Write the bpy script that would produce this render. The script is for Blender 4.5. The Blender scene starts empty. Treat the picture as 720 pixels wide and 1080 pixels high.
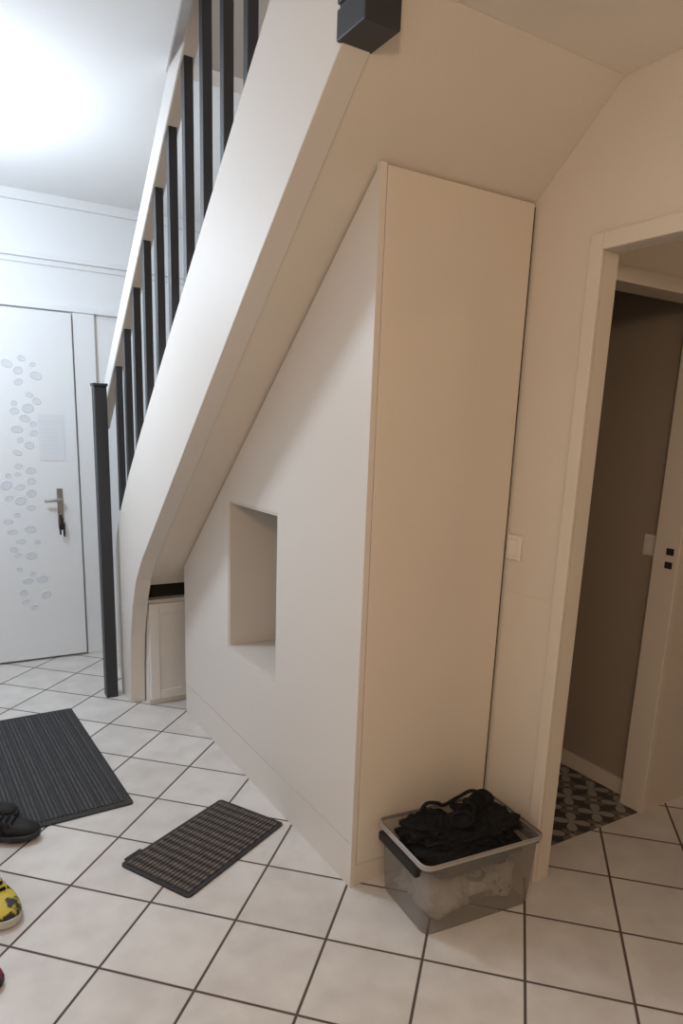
import bpy, bmesh, math, random
import numpy as np
from mathutils import Vector, Matrix, noise
random.seed(7)
scene=bpy.context.scene
COL=scene.collection
# ------------------------------------------------------------ materials
def mat(name,col,rough=.6,metal=0.,bump=0.,bscale=200.,var=0.,vscale=3.,spec=.5,stretch=None,col2=None):
    m=bpy.data.materials.new(name);m.use_nodes=True
    nt=m.node_tree;N=nt.nodes;L=nt.links;b=N['Principled BSDF']
    b.inputs['Base Color'].default_value=(*col,1);b.inputs['Roughness'].default_value=rough
    b.inputs['Metallic'].default_value=metal;b.inputs['Specular IOR Level'].default_value=spec
    tc=N.new('ShaderNodeTexCoord');mp=N.new('ShaderNodeMapping');L.new(tc.outputs['Object'],mp.inputs['Vector'])
    if stretch: mp.inputs['Scale'].default_value=stretch
    if var>0 or col2:
        n=N.new('ShaderNodeTexNoise');n.inputs['Scale'].default_value=vscale;n.inputs['Detail'].default_value=5
        L.new(mp.outputs[0],n.inputs['Vector'])
        r=N.new('ShaderNodeValToRGB');r.color_ramp.elements[0].position=.3;r.color_ramp.elements[1].position=.7
        r.color_ramp.elements[0].color=(*[c*(1-var) for c in col],1)
        r.color_ramp.elements[1].color=(*[min(1,c*(1+var*.6)) for c in col],1)
        if col2:
            r.color_ramp.elements[0].position=.47;r.color_ramp.elements[1].position=.53
            r.color_ramp.elements[0].color=(*col,1);r.color_ramp.elements[1].color=(*col2,1)
        L.new(n.outputs['Fac'],r.inputs[0]);L.new(r.outputs[0],b.inputs['Base Color'])
    if bump>0:
        n2=N.new('ShaderNodeTexNoise');n2.inputs['Scale'].default_value=bscale;n2.inputs['Detail'].default_value=3
        L.new(mp.outputs[0],n2.inputs['Vector'])
        bp=N.new('ShaderNodeBump');bp.inputs['Strength'].default_value=bump;bp.inputs['Distance'].default_value=.004
        L.new(n2.outputs['Fac'],bp.inputs['Height']);L.new(bp.outputs[0],b.inputs['Normal'])
    return m
M_wall=mat('wall_paper_beige',(.69,.61,.52),.8,bump=.2,bscale=160,var=.03,vscale=2)
M_wallc=mat('wall_white',(.76,.78,.80),.8,bump=.1,bscale=120)
M_ceil=mat('ceiling_white',(.82,.82,.82),.85,bump=.1)
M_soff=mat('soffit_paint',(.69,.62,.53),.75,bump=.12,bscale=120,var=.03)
M_land=mat('landing_soffit_brightened',(.82,.74,.64),.75,bump=.12,bscale=120,var=.03)  # soffit colour lightened to stand in for light on the landing underside
M_strg=mat('stringer_white_wood',(.69,.635,.58),.55,bump=.05,bscale=60)
M_rail=mat('handrail_white_wood',(.60,.57,.54),.5,bump=.05,bscale=60)
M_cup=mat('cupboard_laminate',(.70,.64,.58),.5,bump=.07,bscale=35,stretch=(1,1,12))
M_cupi=mat('niche_lining_shaded',(.62,.565,.51),.55,bump=.05,bscale=60)  # laminate colour darkened, recess shade painted in
M_cupf=mat('cupboard_front',(.72,.64,.55),.5,bump=.12,bscale=110,var=.02)
M_jshade=mat('joint_shade',(.16,.13,.10),.9)  # dark colour for the painted shadow line under the soffit
M_gap=mat('black_and_gap_shade',(.02,.015,.01),.9)  # black small parts, also shade painted into cupboard and cabinet gaps
M_black=mat('baluster_anthracite',(.026,.027,.031),.45,bump=.1,bscale=80)
M_trim=mat('white_trim',(.74,.71,.68),.5)
M_trimc=mat('white_trim_cool',(.75,.77,.79),.45)
M_door=mat('door_white',(.74,.76,.78),.4)
M_emb=mat('door_emboss',(.62,.65,.69),.35)
M_paper=mat('paper_sheet',(.68,.70,.73),.8)
M_metal=mat('brushed_metal',(.45,.44,.42),.3,metal=1)
M_plast=mat('switch_plastic',(.76,.70,.61),.35)
M_dark=mat('dark_room_shaded_beige',(.35,.285,.225),.85,bump=.2,bscale=140)  # beige walls darkened, the unlit look is put into the colour
M_tread=mat('tread_wood',(.30,.20,.12),.4,var=.3,vscale=6,stretch=(1,8,8))
M_blk=mat('black_fabric',(.011,.011,.012),.9,bump=.6,bscale=60,spec=.2)
M_blk2=mat('black_leather',(.012,.011,.012),.6,bump=.3,bscale=90,spec=.3)
M_wht=mat('white_fabric',(.50,.48,.46),.8,bump=.5,bscale=50,var=.25,vscale=20)
M_gry=mat('grey_fabric',(.16,.15,.15),.8,bump=.5,bscale=50)
M_yel=mat('yellow_black_mesh_fabric',(.55,.44,.04),.6,bump=.4,bscale=150,vscale=22,col2=(.02,.02,.02))
M_red=mat('red_fabric',(.22,.02,.04),.6)
M_sole=mat('white_sole_rubber',(.55,.55,.53),.6)
M_bsole=mat('black_sole_rubber',(.015,.015,.015),.6)
def tile_mat():
    m=bpy.data.materials.new('diagonal_tiles');m.use_nodes=True
    nt=m.node_tree;N=nt.nodes;L=nt.links;b=N['Principled BSDF']
    g=N.new('ShaderNodeNewGeometry')
    mp=N.new('ShaderNodeMapping');mp.vector_type='TEXTURE'
    mp.inputs['Location'].default_value=(1.106,1.303,0);mp.inputs['Rotation'].default_value=(0,0,math.radians(45))
    s=.397/math.sqrt(2);mp.inputs['Scale'].default_value=(s,s,1)
    L.new(g.outputs['Position'],mp.inputs['Vector'])
    fr=N.new('ShaderNodeVectorMath');fr.operation='FRACTION';L.new(mp.outputs[0],fr.inputs[0])
    fl=N.new('ShaderNodeVectorMath');fl.operation='FLOOR';L.new(mp.outputs[0],fl.inputs[0])
    sb=N.new('ShaderNodeVectorMath');sb.operation='SUBTRACT';L.new(fr.outputs[0],sb.inputs[0]);sb.inputs[1].default_value=(.5,.5,0)
    ab=N.new('ShaderNodeVectorMath');ab.operation='ABSOLUTE';L.new(sb.outputs[0],ab.inputs[0])
    sx=N.new('ShaderNodeSeparateXYZ');L.new(ab.outputs[0],sx.inputs[0])
    mx=N.new('ShaderNodeMath');mx.operation='MAXIMUM';L.new(sx.outputs[0],mx.inputs[0]);L.new(sx.outputs[1],mx.inputs[1])
    mr=N.new('ShaderNodeMapRange');mr.inputs[1].default_value=.482;mr.inputs[2].default_value=.490;L.new(mx.outputs[0],mr.inputs[0])
    wn=N.new('ShaderNodeTexWhiteNoise');wn.noise_dimensions='2D';L.new(fl.outputs[0],wn.inputs['Vector'])
    no=N.new('ShaderNodeTexNoise');no.inputs['Scale'].default_value=9;no.inputs['Detail'].default_value=6;L.new(g.outputs['Position'],no.inputs['Vector'])
    ad=N.new('ShaderNodeMath');ad.operation='MULTIPLY_ADD';L.new(wn.outputs['Value'],ad.inputs[0]);ad.inputs[1].default_value=.25;L.new(no.outputs['Fac'],ad.inputs[2])
    rp=N.new('ShaderNodeValToRGB');e=rp.color_ramp.elements
    e[0].position=.35;e[0].color=(.55,.51,.475,1);e[1].position=.85;e[1].color=(.68,.65,.615,1)
    L.new(ad.outputs[0],rp.inputs[0])
    mi=N.new('ShaderNodeMixRGB');L.new(mr.outputs[0],mi.inputs[0]);L.new(rp.outputs[0],mi.inputs[1]);mi.inputs[2].default_value=(.085,.062,.048,1)
    L.new(mi.outputs[0],b.inputs['Base Color'])
    r2=N.new('ShaderNodeMapRange');r2.inputs[3].default_value=.38;r2.inputs[4].default_value=.9;L.new(mr.outputs[0],r2.inputs[0]);L.new(r2.outputs[0],b.inputs['Roughness'])
    iv=N.new('ShaderNodeMath');iv.operation='SUBTRACT';iv.inputs[0].default_value=1;L.new(mr.outputs[0],iv.inputs[1])
    bp=N.new('ShaderNodeBump');bp.inputs['Strength'].default_value=.5;bp.inputs['Distance'].default_value=.002;L.new(iv.outputs[0],bp.inputs['Height']);L.new(bp.outputs[0],b.inputs['Normal'])
    return m
def pattern_mat():
    m=bpy.data.materials.new('cement_pattern_tiles');m.use_nodes=True
    nt=m.node_tree;N=nt.nodes;L=nt.links;b=N['Principled BSDF']
    g=N.new('ShaderNodeNewGeometry')
    def mth(op,a,bv=None):
        n=N.new('ShaderNodeMath');n.operation=op
        for i,v in enumerate((a,bv)):
            if v is None: continue
            if isinstance(v,(int,float)): n.inputs[i].default_value=v
            else: L.new(v,n.inputs[i])
        return n.outputs[0]
    def petals(off,size,k,ph):
        mp=N.new('ShaderNodeMapping');mp.vector_type='TEXTURE';mp.inputs['Location'].default_value=off;mp.inputs['Scale'].default_value=(.14,.14,1)
        L.new(g.outputs['Position'],mp.inputs['Vector'])
        fr=N.new('ShaderNodeVectorMath');fr.operation='FRACTION';L.new(mp.outputs[0],fr.inputs[0])
        s=N.new('ShaderNodeSeparateXYZ');L.new(fr.outputs[0],s.inputs[0])
        u=mth('SUBTRACT',s.outputs[0],.5);v=mth('SUBTRACT',s.outputs[1],.5)
        r=mth('SQRT',mth('ADD',mth('MULTIPLY',u,u),mth('MULTIPLY',v,v)))
        th=mth('ARCTAN2',v,u)
        c=mth('ABSOLUTE',mth('COSINE',mth('ADD',mth('MULTIPLY',th,k),ph)))
        return mth('LESS_THAN',r,mth('MULTIPLY',c,size)),r
    a,_=petals((1.7,1.53,0),.50,2,math.pi/2)
    c,r=petals((1.77,1.60,0),.36,2,0)
    d=mth('LESS_THAN',r,.09)
    mi=N.new('ShaderNodeMixRGB');mi.inputs[1].default_value=(.045,.042,.042,1);mi.inputs[2].default_value=(.30,.28,.26,1);L.new(a,mi.inputs[0])
    m2=N.new('ShaderNodeMixRGB');m2.inputs[2].default_value=(.16,.12,.105,1);L.new(mi.outputs[0],m2.inputs[1]);L.new(c,m2.inputs[0])
    m3=N.new('ShaderNodeMixRGB');m3.inputs[2].default_value=(.3,.28,.26,1);L.new(m2.outputs[0],m3.inputs[1]);L.new(d,m3.inputs[0])
    L.new(m3.outputs[0],b.inputs['Base Color']);b.inputs['Roughness'].default_value=.5
    return m
def rib_mat(name,c1,c2,scale,axis='X'):
    m=bpy.data.materials.new(name);m.use_nodes=True
    nt=m.node_tree;N=nt.nodes;L=nt.links;b=N['Principled BSDF'];b.inputs['Roughness'].default_value=.9
    tc=N.new('ShaderNodeTexCoord');w=N.new('ShaderNodeTexWave');w.bands_direction=axis;w.inputs['Scale'].default_value=scale
    w.inputs['Distortion'].default_value=.6;w.inputs['Detail'].default_value=2;w.inputs['Detail Scale'].default_value=4
    L.new(tc.outputs['Object'],w.inputs['Vector'])
    n=N.new('ShaderNodeTexNoise');n.inputs['Scale'].default_value=60;n.inputs['Detail'].default_value=4;L.new(tc.outputs['Object'],n.inputs['Vector'])
    mu=N.new('ShaderNodeMath');mu.operation='MULTIPLY';L.new(w.outputs['Fac'],mu.inputs[0]);L.new(n.outputs['Fac'],mu.inputs[1])
    r=N.new('ShaderNodeValToRGB');r.color_ramp.elements[0].color=(*c1,1);r.color_ramp.elements[1].color=(*c2,1);r.color_ramp.elements[1].position=.6
    L.new(mu.outputs[0],r.inputs[0]);L.new(r.outputs[0],b.inputs['Base Color'])
    bp=N.new('ShaderNodeBump');bp.inputs['Strength'].default_value=.6;bp.inputs['Distance'].default_value=.003;L.new(w.outputs['Fac'],bp.inputs['Height']);L.new(bp.outputs[0],b.inputs['Normal'])
    return m
def plastic_mat():
    m=bpy.data.materials.new('clear_plastic');m.use_nodes=True
    nt=m.node_tree;N=nt.nodes;L=nt.links
    out=N['Material Output'];b=N['Principled BSDF'];b.inputs['Base Color'].default_value=(.42,.385,.35,1);b.inputs['Roughness'].default_value=.25
    t=N.new('ShaderNodeBsdfTransparent');t.inputs[0].default_value=(.86,.84,.82,1)
    mx=N.new('ShaderNodeMixShader');lw=N.new('ShaderNodeLayerWeight');lw.inputs[0].default_value=.25
    mr=N.new('ShaderNodeMapRange');mr.inputs[3].default_value=.22;mr.inputs[4].default_value=.75
    L.new(lw.outputs['Facing'],mr.inputs[0]);L.new(mr.outputs[0],mx.inputs[0]);L.new(t.outputs[0],mx.inputs[1]);L.new(b.outputs[0],mx.inputs[2])
    L.new(mx.outputs[0],out.inputs[0])
    return m
M_tile=tile_mat();M_pat=pattern_mat();M_plas=plastic_mat()
M_mat1=rib_mat('ribbed_rubber_mat',(.035,.030,.027),(.15,.125,.11),9,'X')
M_mat2=rib_mat('big_mat_fibre',(.022,.022,.024),(.080,.078,.080),22,'Y')
M_matb=mat('mat_border_rubber',(.028,.027,.027),.8,bump=.4,bscale=100)
# ------------------------------------------------------------ mesh helpers
def link(o,parent=None):
    COL.objects.link(o)
    if parent is not None:o.parent=parent
    return o
def empty(name,loc=(0,0,0),rot=0):
    e=bpy.data.objects.new(name,None);e.location=loc;e.rotation_euler=(0,0,rot);COL.objects.link(e);e.empty_display_size=.1;return e
def mesh(name,bm,m,parent=None,smooth=False,bevel=0,loc=None,rot=None):
    bmesh.ops.recalc_face_normals(bm,faces=bm.faces)
    me=bpy.data.meshes.new(name);bm.to_mesh(me);bm.free()
    for mm in (m if isinstance(m,(list,tuple)) else [m]): me.materials.append(mm)
    if smooth:
        for p in me.polygons:p.use_smooth=True
    o=bpy.data.objects.new(name,me);link(o,parent)
    if loc:o.location=loc
    if rot:o.rotation_euler=rot
    if bevel:
        b=o.modifiers.new('bevel','BEVEL');b.width=bevel;b.segments=2;b.limit_method='ANGLE'
    return o
def addbox(bm,x0,x1,y0,y1,z0,z1,mi=0):
    v=[bm.verts.new(p) for p in ((x0,y0,z0),(x1,y0,z0),(x1,y1,z0),(x0,y1,z0),(x0,y0,z1),(x1,y0,z1),(x1,y1,z1),(x0,y1,z1))]
    for f in ((0,3,2,1),(4,5,6,7),(0,1,5,4),(1,2,6,5),(2,3,7,6),(3,0,4,7)):
        fc=bm.faces.new([v[i] for i in f]);fc.material_index=mi
def box(name,x0,x1,y0,y1,z0,z1,m,parent=None,bevel=0):
    bm=bmesh.new();addbox(bm,x0,x1,y0,y1,z0,z1);return mesh(name,bm,m,parent,bevel=bevel)
def addprism(bm,pts,x0,x1,mi=0):
    a=[bm.verts.new((x0,y,z)) for y,z in pts];b=[bm.verts.new((x1,y,z)) for y,z in pts]
    n=len(pts)
    f=bm.faces.new(a);f.material_index=mi
    f=bm.faces.new(b[::-1]);f.material_index=mi
    for i in range(n):
        f=bm.faces.new((a[i],b[i],b[(i+1)%n],a[(i+1)%n]));f.material_index=mi
def addslab(bm,pts,z0,z1):
    a=[bm.verts.new((x,y,z0)) for x,y in pts];b=[bm.verts.new((x,y,z1)) for x,y in pts]
    n=len(pts);bm.faces.new(a[::-1]);bm.faces.new(b)
    for i in range(n): bm.faces.new((a[i],a[(i+1)%n],b[(i+1)%n],b[i]))
def prism(name,pts,x0,x1,m,parent=None,bevel=0):
    bm=bmesh.new();addprism(bm,pts,x0,x1);return mesh(name,bm,m,parent,bevel=bevel)
# ------------------------------------------------------------ room shell
XR=1.65; YB=4.45; ZC=2.62
H2=5.0
def zs(y): return 2.125-.845*(y-1.67)
YL=1.400;ZL=zs(YL)
box('floor',-1.6,3.4,-2.2,YB+.15,-.1,0,M_tile)
bm=bmesh.new()
YO=2.70
addslab(bm,[(-1.6,-2.2),(.735,-2.2),(.735,2.10),(.862,YO),(.862,YB),(-1.6,YB)],ZC,ZC+.05)
addbox(bm,.735,3.4,-2.2,.2,ZC,ZC+.05)
addbox(bm,.862,XR,YO,YB,ZC,ZC+.05)
addbox(bm,.951,XR,.2,YL,ZL+.014,ZC+.05)
addbox(bm,XR+.055,3.4,.2,3.4,ZC,ZC+.05)
mesh('ceiling',bm,M_ceil)
box('ceiling_upper',-1.6,3.4,-2.2,YB+.15,H2,H2+.1,M_ceil)
box('wall_back',-1.6,XR+.05,YB,YB+.15,0,H2,M_wallc)
box('wall_left',-1.7,-1.6,-2.2,YB+.15,0,H2,M_wallc)
box('wall_front',-1.6,3.4,-2.3,-2.2,0,H2,M_wall)
bm=bmesh.new()
addbox(bm,XR,XR+.055,1.40,YB,0,H2)
addbox(bm,XR,XR+.055,-2.2,.45,0,H2)
addbox(bm,XR,XR+.055,.45,1.40,1.94,H2)
# lower paper layer giving the faint horizontal seam
addbox(bm,XR-.0016,XR,1.446,1.664,0,.945)
mesh('wall_right',bm,M_wall)
bm=bmesh.new()
addbox(bm,XR+.055,1.76,1.52,1.60,0,ZC)
addbox(bm,2.36,3.4,1.52,1.60,0,ZC)
addbox(bm,1.76,2.36,1.52,1.60,1.91,ZC)
mesh('wall_vestibule',bm,M_wall)
box('wall_vestibule_side',3.4,3.5,-2.2,1.60,0,ZC,M_wall)
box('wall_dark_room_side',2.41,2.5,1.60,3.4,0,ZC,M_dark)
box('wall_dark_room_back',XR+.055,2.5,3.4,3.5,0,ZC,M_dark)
box('floor_dark_room',XR+.055,2.41,1.525,3.4,.0,.004,M_pat)
box('baseboard_dark_room',2.398,2.41,1.60,3.4,.004,.07,M_wall)
bm=bmesh.new()
addbox(bm,XR-.014,XR,1.40,1.445,0,1.985)
addbox(bm,XR-.014,XR,.405,.45,0,1.985)
addbox(bm,XR-.014,XR,.45,1.40,1.94,1.985)
mesh('trim_opening',bm,M_wall,bevel=.003)
bm=bmesh.new()
addbox(bm,1.72,1.76,1.508,1.612,0,1.95);addbox(bm,2.345,2.385,1.508,1.612,0,1.95);addbox(bm,1.76,2.345,1.508,1.612,1.905,1.95)
df=mesh('door_frame_dark_room',bm,M_wall,bevel=.003)
bm=bmesh.new();addbox(bm,2.3435,2.3455,1.53,1.56,.985,1.01);addbox(bm,2.3435,2.3455,1.53,1.56,1.035,1.06)
mesh('strike_plate',bm,M_gap,df)
box('trim_cornice',-1.6,XR,YB-.03,YB,ZC-.05,ZC,M_trimc)
bm=bmesh.new();addbox(bm,-1.6,XR,YB-.035,YB,2.29,2.312);addbox(bm,-1.6,XR,YB-.015,YB,2.262,2.29)
mesh('trim_picture_rail',bm,M_trimc,bevel=.003)
bm=bmesh.new()
addbox(bm,-.17,1.15,YB-.035,YB,2.03,2.06);addbox(bm,.845,.965,YB-.025,YB,0,2.03);addbox(bm,-.17,-.07,YB-.025,YB,0,2.03)
mesh('trim_entrance_door',bm,M_trimc,bevel=.004)
# ------------------------------------------------------------ entrance door
door=empty('door_1',(0,YB-.03,0))
box('leaf',-.06,.835,-.012,.028,.012,2.02,M_door,door,bevel=.004)
bm=bmesh.new();placed=[];tries=0
while len(placed)<46 and tries<6000:
    tries+=1
    cz=random.uniform(.33,1.76);cx=.53+.03*math.sin(cz*5)+random.uniform(-.075,.075)
    a=random.uniform(.017,.034);bb=a*random.uniform(.6,.85)
    if any((cx-q[0])**2+((cz-q[1])*1.2)**2<(a+q[2]+.004)**2 for q in placed): continue
    placed.append((cx,cz,a));rot=random.uniform(-.5,.5)
    n=20;ring=[];ring2=[];ring3=[]
    for k in range(n):
        t=2*math.pi*k/n
        for lst,sc,yy in ((ring,1,-.0121),(ring2,.84,-.0150),(ring3,.68,-.0135)):
            px=a*sc*math.cos(t);pz=bb*sc*math.sin(t)
            lst.append(bm.verts.new((cx+px*math.cos(rot)-pz*math.sin(rot),yy,cz+px*math.sin(rot)+pz*math.cos(rot))))
    for k in range(n):
        j=(k+1)%n
        bm.faces.new((ring[k],ring[j],ring2[j],ring2[k]));bm.faces.new((ring2[k],ring2[j],ring3[j],ring3[k]))
    bm.faces.new(ring3)
mesh('embossed_ovals',bm,M_emb,door)
box('notice_sheet',.625,.765,-.0145,-.0125,1.20,1.46,M_paper,door)
bm=bmesh.new()
for i in range(9): addbox(bm,.64,.64+random.uniform(.07,.11),-.0149,-.0145,1.42-.022*i,1.424-.022*i)
mesh('notice_text',bm,M_emb,door)
bm=bmesh.new()
addbox(bm,.705,.738,-.020,-.0125,.80,1.04)
mesh('lock_plate',bm,M_metal,door,bevel=.003)
def tube(name,pts,r,m,parent=None,res=8):
    cu=bpy.data.curves.new(name,'CURVE');cu.dimensions='3D';cu.bevel_depth=r;cu.bevel_resolution=4;cu.use_fill_caps=True
    sp=cu.splines.new('BEZIER');sp.bezier_points.add(len(pts)-1)
    for b,p in zip(sp.bezier_points,pts):b.co=p;b.handle_left_type=b.handle_right_type='AUTO'
    cu.materials.append(m)
    o=bpy.data.objects.new(name,cu);return link(o,parent)
tube('lever',[(.722,-.02,.975),(.722,-.06,.975),(.70,-.065,.975),(.63,-.062,.972)],.009,M_metal,door)
bm=bmesh.new()
addbox(bm,.716,.724,-.05,-.02,.86,.885);addbox(bm,.712,.728,-.053,-.05,.80,.87);addbox(bm,.724,.736,-.058,-.054,.76,.84);addbox(bm,.704,.714,-.058,-.054,.77,.83)
mesh('hanging_keys',bm,M_gap,door,bevel=.002)
# ------------------------------------------------------------ staircase
st=empty('staircase')
X0=.87
strp=[(1.455,2.84),(1.88,2.49),(2.72,1.785),(3.20,1.375),(3.40,1.195),(3.56,1.03),(3.68,.87),(3.745,.70),(3.765,.52),(3.75,.34),(3.72,.17),(3.68,0),
(3.50,0),(3.49,.2),(3.46,.38),(3.41,.54),(3.33,.69),(3.22,zs(3.22)-.004),(2.4,zs(2.4)-.004),(1.455,zs(1.455)-.004)]
prism('stringer',strp,X0,X0+.075,M_strg,st,bevel=.003)
pts=[(YL,ZL),(YL,2.66)]
for k in range(0,10):
    z=2.66-.19*k
    pts.append((1.45+.22*k if k else YL,z));pts.append((1.67+.22*k,z))
y=3.65
for z in (.76,.57,.38,.19):
    pts.append((y,z));y+=.11;pts.append((y,z))
pts+= [(y,0),(3.63,0),(3.63,.645),(3.42,.645)]
cl=[]
for p in pts:
    if not cl or (abs(cl[-1][0]-p[0])+abs(cl[-1][1]-p[1]))>1e-4: cl.append(p)
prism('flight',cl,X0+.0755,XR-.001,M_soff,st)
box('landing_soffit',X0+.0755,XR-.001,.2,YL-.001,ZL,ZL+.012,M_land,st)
bm=bmesh.new()
for k in range(0,10):
    addbox(bm,X0+.077,XR-.003,1.45+.22*k,1.69+.22*k,2.661-.19*k,2.672-.19*k)
mesh('treads',bm,M_tread,st)
bm=bmesh.new()
def zt(y):return 2.49-.842*(y-1.88)
def zh(y):return 2.76-.885*(y-2.52)
for k in range(12):
    yc=3.60-.174*k
    w=.016
    b0=zt(yc)-.06 if yc<3.3 else 1.0
    addbox(bm,X0+.002,X0+.034,yc-w,yc+w,b0,zh(yc)-.08)
mesh('balusters',bm,M_black,st,bevel=.002)
hp=[(1.44,zh(1.44)),(3.93,zh(3.93)),(3.93,zh(3.93)-.12),(1.44,zh(1.44)-.13)]
prism('handrail',hp,X0-.008,X0+.044,M_rail,st,bevel=.006)
bm=bmesh.new();addbox(bm,.775,.835,3.62,3.68,0,1.60);addbox(bm,.770,.84,3.615,3.685,1.60,1.615)
mesh('newel_bottom',bm,M_black,st,bevel=.004)
bm=bmesh.new();addbox(bm,.860,.95,1.40,1.515,2.328,3.9);addbox(bm,.864,.946,1.404,1.511,2.318,2.328);addbox(bm,.860,.95,1.40,1.515,2.258,2.318)
mesh('newel_top',bm,M_black,st,bevel=.003)
box('landing_fascia',.872,.945,.2,1.395,ZL,ZC+.2,M_strg,st)
# ------------------------------------------------------------ under-stair cupboard
cup=empty('under_stair_cupboard')
XC=1.09;g=.012
def zc(y):return zs(y)-g
Y0,Y1=1.685,3.27;NY0,NY1,NZ0,NZ1=2.235,2.70,.512,1.145;ND=.30
PL=.155
bm=bmesh.new()
def body(bm,x0,x1):
    addprism(bm,[(Y0,PL),(NY0,PL),(NY0,zc(NY0)),(Y0,zc(Y0))],x0,x1)
    addprism(bm,[(NY0,PL),(NY1,PL),(NY1,NZ0),(NY0,NZ0)],x0,x1)
    addprism(bm,[(NY0,NZ1),(NY1,NZ1),(NY1,zc(NY1)),(NY0,zc(NY0))],x0,x1)
    addprism(bm,[(NY1,PL),(Y1,PL),(Y1,zc(Y1)),(NY1,zc(NY1))],x0,x1)
body(bm,XC,XR-.004)
mesh('carcass',bm,M_cup,cup)
bm=bmesh.new()
x0,x1=XC+.003,XC+ND;t=.012
addbox(bm,x1,x1+.01,NY0,NY1,NZ0,NZ1)
addbox(bm,x0,x1,NY0,NY0+t,NZ0,NZ1);addbox(bm,x0,x1,NY1-t,NY1,NZ0,NZ1)
addbox(bm,x0,x1,NY0+t,NY1-t,NZ0,NZ0+t);addbox(bm,x0,x1,NY0+t,NY1-t,NZ1-t,NZ1)
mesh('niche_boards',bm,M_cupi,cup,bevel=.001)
bm=bmesh.new();addprism(bm,[(Y0,0),(Y1,0),(Y1,PL-.003),(Y0,PL-.003)],XC+.001,XR-.004);mesh('plinth',bm,M_cup,cup)
box('front_panel',XC+.022,XR-.012,1.667,1.685,.075,zc(1.667)-.004,M_cupf,cup,bevel=.002)
box('front_edge_strip',XC,XC+.019,1.667,1.685,0,zc(1.667),M_cup,cup)
box('front_plinth',XC+.020,XR-.004,1.672,1.685,0,.071,M_cupf,cup)
box('gap_shadow_strip',XR-.0115,XR-.0020,1.674,1.684,.0,zc(1.68),M_gap,cup)  # black strip paints the shade between panel and wall
ln=[(1.69,zs(1.69)-.002),(3.27,zs(3.27)-.002),(3.27,zs(3.27)-.011),(1.69,zs(1.69)-.011)]
prism('top_shadow_joint',ln,XC+.006,XR-.004,M_jshade,cup)  # dark strip filling the gap, paints its shadow line
# ------------------------------------------------------------ low cabinet behind stringer
cab=empty('low_cabinet')
box('carcass',.95,XR-.004,3.44,3.62,0,.56,M_trim,cab)
box('recess_shade_block',.95,XR-.004,3.50,3.62,.561,.64,M_gap,cab)  # solid black block painting the shade above the cabinet
bm=bmesh.new()
xa,xb=.955,1.30
addbox(bm,xa,xb,3.425,3.44,.03,.545)
addbox(bm,xa,xa+.05,3.417,3.425,.03,.545);addbox(bm,xb-.05,xb,3.417,3.425,.03,.545);addbox(bm,xa+.05,xb-.05,3.417,3.425,.03,.08);addbox(bm,xa+.05,xb-.05,3.417,3.425,.49,.545)
mesh('panel_door',bm,M_trim,cab,bevel=.003)
# ------------------------------------------------------------ switches
def switch(x,y,z,w=.078,h=.082):
    e=empty('light_switch',(x,y,z))
    box('plate',-.009,0,-w/2,w/2,-h/2,h/2,M_plast,e,bevel=.003)
    box('rocker',-.013,-.009,-w*.33,w*.33,-h*.33,h*.33,M_plast,e,bevel=.002)
switch(XR,1.632,1.09,.062,.08);switch(2.41,1.66,1.05)
# ------------------------------------------------------------ mats
def doormat(loc,rot,L,W,m,border=.02,notch=True,pitch=.012):
    e=empty('doormat',loc,rot)
    bm=bmesh.new()
    r=.015;ps=[]
    for cx,cy,a0 in ((L/2-r,W/2-r,0),(-L/2+r,W/2-r,90),(-L/2+r,-W/2+r,180),(L/2-r,-W/2+r,270)):
        for k in range(5):
            a=math.radians(a0+k*22.5);ps.append((cx+r*math.cos(a),cy+r*math.sin(a)))
    lo=[bm.verts.new((x,y,0)) for x,y in ps];hi=[bm.verts.new((x,y,.006)) for x,y in ps]
    bm.faces.new(lo[::-1]);bm.faces.new(hi)
    for i in range(len(ps)):j=(i+1)%len(ps);bm.faces.new((lo[i],lo[j],hi[j],hi[i]))
    mesh('base',bm,M_matb,e)
    bm=bmesh.new()
    n=int((W-2*border)/pitch)
    for i in range(n):
        yy=-W/2+border+(i+.5)*(W-2*border)/n
        addbox(bm,-L/2+border,L/2-border,yy-pitch*.36,yy+pitch*.36,.006,.0095)
    mesh('ribs',bm,m,e)
    if notch:
        bm=bmesh.new();addbox(bm,-L/2+.03,-L/2+.10,W/2-.002,W/2+.012,0,.006);mesh('tab',bm,M_matb,e)
doormat((.770,2.112,.0005),math.radians(28.2),.51,.305,M_mat1,border=.014,pitch=.0145)
doormat((.215,3.01,.0005),math.radians(92),1.06,.77,M_mat2,border=.03,notch=False,pitch=.018)
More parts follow.
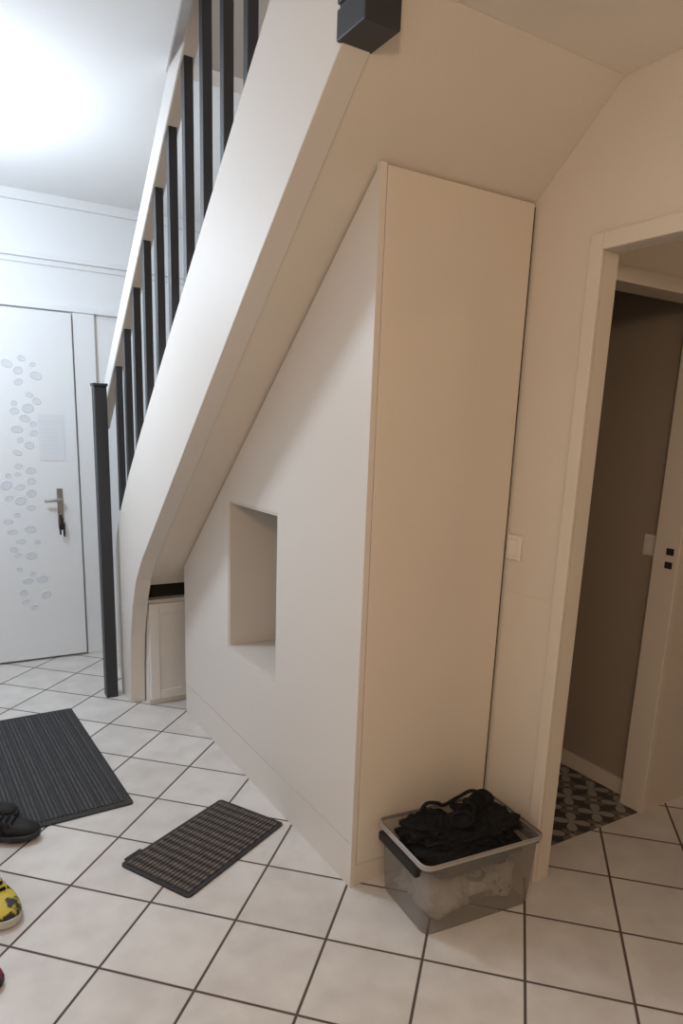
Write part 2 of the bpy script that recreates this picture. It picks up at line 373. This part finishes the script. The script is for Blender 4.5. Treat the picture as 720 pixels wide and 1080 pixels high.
# ------------------------------------------------------------ shoes
def shoe_parts(parent,L,mu,ms,ma,loc=(0,0,0),rot=(0,0,0),name='shoe'):
    e=bpy.data.objects.new(name,None);e.location=loc;e.rotation_euler=rot;link(e,parent)
    S=[(0,.18,.20),(.03,.26,.30),(.10,.31,.34),(.22,.30,.31),(.36,.29,.30),(.5,.31,.27),(.64,.36,.215),(.78,.37,.175),(.9,.32,.15),(.97,.22,.115),(1.0,.10,.07)]
    bm=bmesh.new();rings=[];n=18
    for t,w,h in S:
        hw=w*L*.5;hh=h*L;ring=[]
        for k in range(n):
            a=2*math.pi*k/n
            cx=math.copysign(abs(math.cos(a))**.75,math.cos(a))*hw
            z=math.sin(a)
            z=(.5+.5*math.copysign(abs(z)**.8,z))
            taper=1-.35*z*(1 if t<.55 else .25)
            if t<.42 and z>.93: z=.86
            ring.append(bm.verts.new(((t-.5)*L,cx*taper+.05*L*math.sin((t-.2)*3)*.25,.02*L*4*.5+z*hh)))
        rings.append(ring)
    for a,b in zip(rings,rings[1:]):
        for k in range(n):bm.faces.new((a[k],a[(k+1)%n],b[(k+1)%n],b[k]))
    bm.faces.new(rings[0]);bm.faces.new(rings[-1][::-1])
    o=mesh('upper',bm,mu,e,smooth=True);s=o.modifiers.new('s','SUBSURF');s.levels=1;s.render_levels=1
    bm=bmesh.new();lo=[];hi=[]
    prof=[(0,.16),(.04,.27),(.12,.33),(.25,.31),(.4,.28),(.52,.31),(.66,.38),(.8,.385),(.91,.32),(.97,.22),(1.01,.08)]
    pts=[((t-.5)*L,w*L*.5) for t,w in prof]+[((t-.5)*L,-w*L*.5) for t,w in prof[::-1]]
    for x,y in pts:
        lift=.02*L*max(0,(x/L-.25))*4
        lo.append(bm.verts.new((x,y*.96,lift)));hi.append(bm.verts.new((x,y*1.03,.085*L+lift)))
    bm.faces.new(lo[::-1]);bm.faces.new(hi)
    for i in range(len(pts)):
        j=(i+1)%len(pts);bm.faces.new((lo[i],lo[j],hi[j],hi[i]))
    mesh('sole',bm,ms,e,bevel=.003)
    m=14
    pts=[(( .20+.17*math.cos(2*math.pi*k/m)-.5)*L, .115*L*math.sin(2*math.pi*k/m), (.365+.03*abs(math.cos(2*math.pi*k/m)))*L*.92) for k in range(m)]
    cu=bpy.data.curves.new('collar','CURVE');cu.dimensions='3D';cu.bevel_depth=.018*L*1.6;cu.bevel_resolution=3
    sp=cu.splines.new('POLY');sp.points.add(m-1)
    for q,p in zip(sp.points,pts):q.co=(*p,1)
    sp.use_cyclic_u=True;cu.materials.append(ma);co=bpy.data.objects.new('collar',cu);link(co,e)
    bm=bmesh.new()
    for i in range(4):
        x=(.44+.075*i-.5)*L;zz=(.325-.028*i)*L
        addbox(bm,x-.006*L*2,x+.006*L*2,-.09*L,.09*L,zz,zz+.035*L)
    mesh('laces',bm,ma,e,bevel=.002)
    bm=bmesh.new()
    for sgn in (1,-1):
        for i in range(3):
            x=(.45+.09*i-.5)*L
            v=[bm.verts.new(p) for p in ((x,sgn*.158*L,.1*L),(x+.04*L,sgn*.163*L,.1*L),(x+.01*L,sgn*.125*L,.25*L),(x-.03*L,sgn*.125*L,.25*L))]
            bm.faces.new(v)
    mesh('stripes',bm,ma,e)
    return e
shoe_parts(None,.25,M_blk2,M_bsole,M_blk,(.155,2.47,.0102),(0,0,math.radians(-25)),'black_shoe')
shoe_parts(None,.25,M_blk2,M_bsole,M_blk,(.10,2.62,.0102),(0,0,math.radians(-18)),'black_shoe')
shoe_parts(None,.28,M_yel,M_sole,M_blk,(.09,2.11,.0),(0,0,math.radians(-75)),'running_shoe')
shoe_parts(None,.28,M_yel,M_sole,M_blk,(-.05,2.06,.0),(0,0,math.radians(-80)),'running_shoe')
shoe_parts(None,.24,M_red,M_bsole,M_red,(-.03,1.80,.0),(0,0,math.radians(-20)),'red_slipper')
# ------------------------------------------------------------ storage box
sb=empty('storage_box',(1.373,1.482,.0),math.radians(-5))
LX,LY,HZ=.425,.275,.25
def rr(hx,hy,r,z,n=5):
    out=[]
    for cx,cy,a0 in ((hx-r,hy-r,0),(-hx+r,hy-r,90),(-hx+r,-hy+r,180),(hx-r,-hy+r,270)):
        for k in range(n+1):
            a=math.radians(a0+k*90/n);out.append((cx+r*math.cos(a),cy+r*math.sin(a),z))
    return out
bm=bmesh.new()
prof=[(.92,.0),(.935,.008),(.99,HZ-.03),(1.0,HZ-.028),(1.0,HZ-.012),(1.045,HZ-.010),(1.05,HZ-.022)]
rs=[]
for s,z in prof: rs.append([bm.verts.new(p) for p in rr(LX/2*s,LY/2*s,.03,z)])
bm.faces.new(rs[0])
for a,b in zip(rs,rs[1:]):
    for i in range(len(a)):
        j=(i+1)%len(a);bm.faces.new((a[i],a[j],b[j],b[i]))
mesh('tub',bm,M_plas,sb,smooth=True)
M_rim=mat('rim_plastic',(.36,.34,.32),.3)
bm=bmesh.new()
R1=rr(LX/2*1.05,LY/2*1.05,.03,HZ-.014);R2=rr(LX/2*1.025,LY/2*1.025,.03,HZ-.008)
a=[bm.verts.new(p) for p in R1];b=[bm.verts.new(p) for p in R2];c=[bm.verts.new((p[0],p[1],HZ-.022)) for p in R1]
for i in range(len(a)):
    j=(i+1)%len(a);bm.faces.new((a[i],a[j],b[j],b[i]));bm.faces.new((c[i],c[j],a[j],a[i]))
mesh('rim',bm,M_rim,sb)
bm=bmesh.new()
addbox(bm,-LX/2*1.06-.006,-LX/2*1.0,-.11,.11,HZ-.058,HZ-.030);addbox(bm,LX/2*1.0,LX/2*1.06+.006,-.11,.11,HZ-.058,HZ-.030)
mesh('handle_clips',bm,M_gap,sb,bevel=.004)
def blob(name,c,s,m,amp=.25,fr=12,seed=0,p3=3):
    bm=bmesh.new();bmesh.ops.create_icosphere(bm,subdivisions=5,radius=1)
    for v in bm.verts:
        d=v.co.normalized()
        n=noise.fractal(Vector((d.x*fr*.2+seed,d.y*fr*.2,d.z*fr*.2)),1,2,4)
        rd=1-abs(noise.noise(Vector((d.x*fr*.35+seed*2,d.y*fr*.35,d.z*fr*.35))))*2
        rr_=1+amp*n+amp*.35*rd
        k=(abs(d.x)**p3+abs(d.y)**p3+abs(d.z)**p3)**(-1/p3)
        p=d*k*rr_
        v.co=Vector((c[0]+p.x*s[0],c[1]+p.y*s[1],c[2]+p.z*s[2]))
    return mesh(name,bm,m,sb,smooth=True)
blob('white_clothes',(-.08,-.03,.070),(.082,.075,.060),M_wht,.2,8,1)
blob('grey_clothes',(.09,-.01,.065),(.080,.080,.056),M_wht,.25,9,5)
blob('white_bag',(.0,.055,.06),(.15,.045,.05),M_wht,.25,9,8)
blob('black_clothes',(.0,.0,.190),(.176,.108,.044),M_blk,.18,14,3,4)
blob('black_clothes_fold',(-.09,.03,.238),(.080,.070,.033),M_blk,.4,16,9,2.5)
blob('black_cap',(.10,.005,.238),(.085,.090,.033),M_blk,.4,16,12,2.5)
blob('black_scarf',(.0,-.045,.235),(.12,.050,.028),M_blk,.4,18,21,2.5)
blob('brown_cloth_edge',(-.01,-.092,.210),(.11,.026,.02),M_blk,.3,14,25,2.5)
shoe_parts(sb,.20,M_blk,M_bsole,M_blk,(.075,.045,.245),(.35,-.25,.35),'black_trainer')
shoe_parts(sb,.20,M_blk,M_bsole,M_blk,(-.05,.02,.238),(-.7,.15,2.6),'black_trainer')
shoe_parts(sb,.19,M_sole,M_gry,M_gry,(.07,-.065,.04),(0,.05,.1),'pale_trainer')
tube('strap',[(-.12,.05,.24),(-.09,.07,.300),(-.06,.05,.31),(-.03,.06,.29),(.04,.07,.30),(.09,.06,.315),(.13,.03,.28),(.14,.02,.24)],.006,M_blk,sb)
# ------------------------------------------------------------ lamps
def light(name,loc,e,col,r=.12):
    l=bpy.data.lights.new(name,'POINT');l.energy=e;l.color=col;l.shadow_soft_size=r
    o=bpy.data.objects.new(name,l);o.location=loc;COL.objects.link(o);return o
light('entrance_light',(.02,3.3,2.16),52,(.75,.87,1.0),.14)
light('hall_light',(-.30,-.4,2.05),45,(1.0,.75,.52),.15)
light('stairwell_fill',(1.2,1.9,4.3),40,(.92,.94,1.0),.2)  # added fill to brighten the stairwell, no lamp known there
light('vestibule_light',(2.6,.3,2.3),4.5,(1.0,.74,.5),.12)
def fixture(x,y,z,drop):
    e=empty('ceiling_lamp',(x,y,z))
    bm=bmesh.new();bmesh.ops.create_cone(bm,cap_ends=True,segments=32,radius1=.05,radius2=.06,depth=.03,matrix=Matrix.Translation((0,0,-.0155)));mesh('rose',bm,M_trim,e)
    bm=bmesh.new();bmesh.ops.create_cone(bm,cap_ends=True,segments=12,radius1=.004,radius2=.004,depth=drop,matrix=Matrix.Translation((0,0,-.03-drop/2)));mesh('cable',bm,M_trim,e)
    bm=bmesh.new();bmesh.ops.create_cone(bm,cap_ends=True,segments=24,radius1=.02,radius2=.015,depth=.05,matrix=Matrix.Translation((0,0,-.03-drop)));mesh('socket',bm,M_trim,e)
fixture(.02,3.3,ZC,.22);fixture(-.30,-.4,ZC,.32)
w=bpy.data.worlds.new('World');scene.world=w;w.use_nodes=True
w.node_tree.nodes['Background'].inputs[0].default_value=(.8,.85,1,1);w.node_tree.nodes['Background'].inputs[1].default_value=.1
# ------------------------------------------------------------ camera
f,ppy=739.4,621.9
Rz=Matrix.Rotation(math.radians(-31.40),3,'Z');Rx=Matrix.Rotation(math.pi/2-math.radians(13.05),3,'X');Rr=Matrix.Rotation(math.radians(2.10),3,'Z')
cam=bpy.data.cameras.new('camera');co=bpy.data.objects.new('camera',cam);COL.objects.link(co)
mw=(Rz@Rx@Rr).to_4x4();mw.translation=Vector((0,0,1.45));co.matrix_world=mw
cam.sensor_fit='VERTICAL';cam.sensor_height=36;cam.lens=f/1080*36;cam.shift_y=(ppy-540)/1080;cam.clip_start=.02
scene.camera=co
scene.view_settings.view_transform='Standard'
scene.view_settings.look='None'
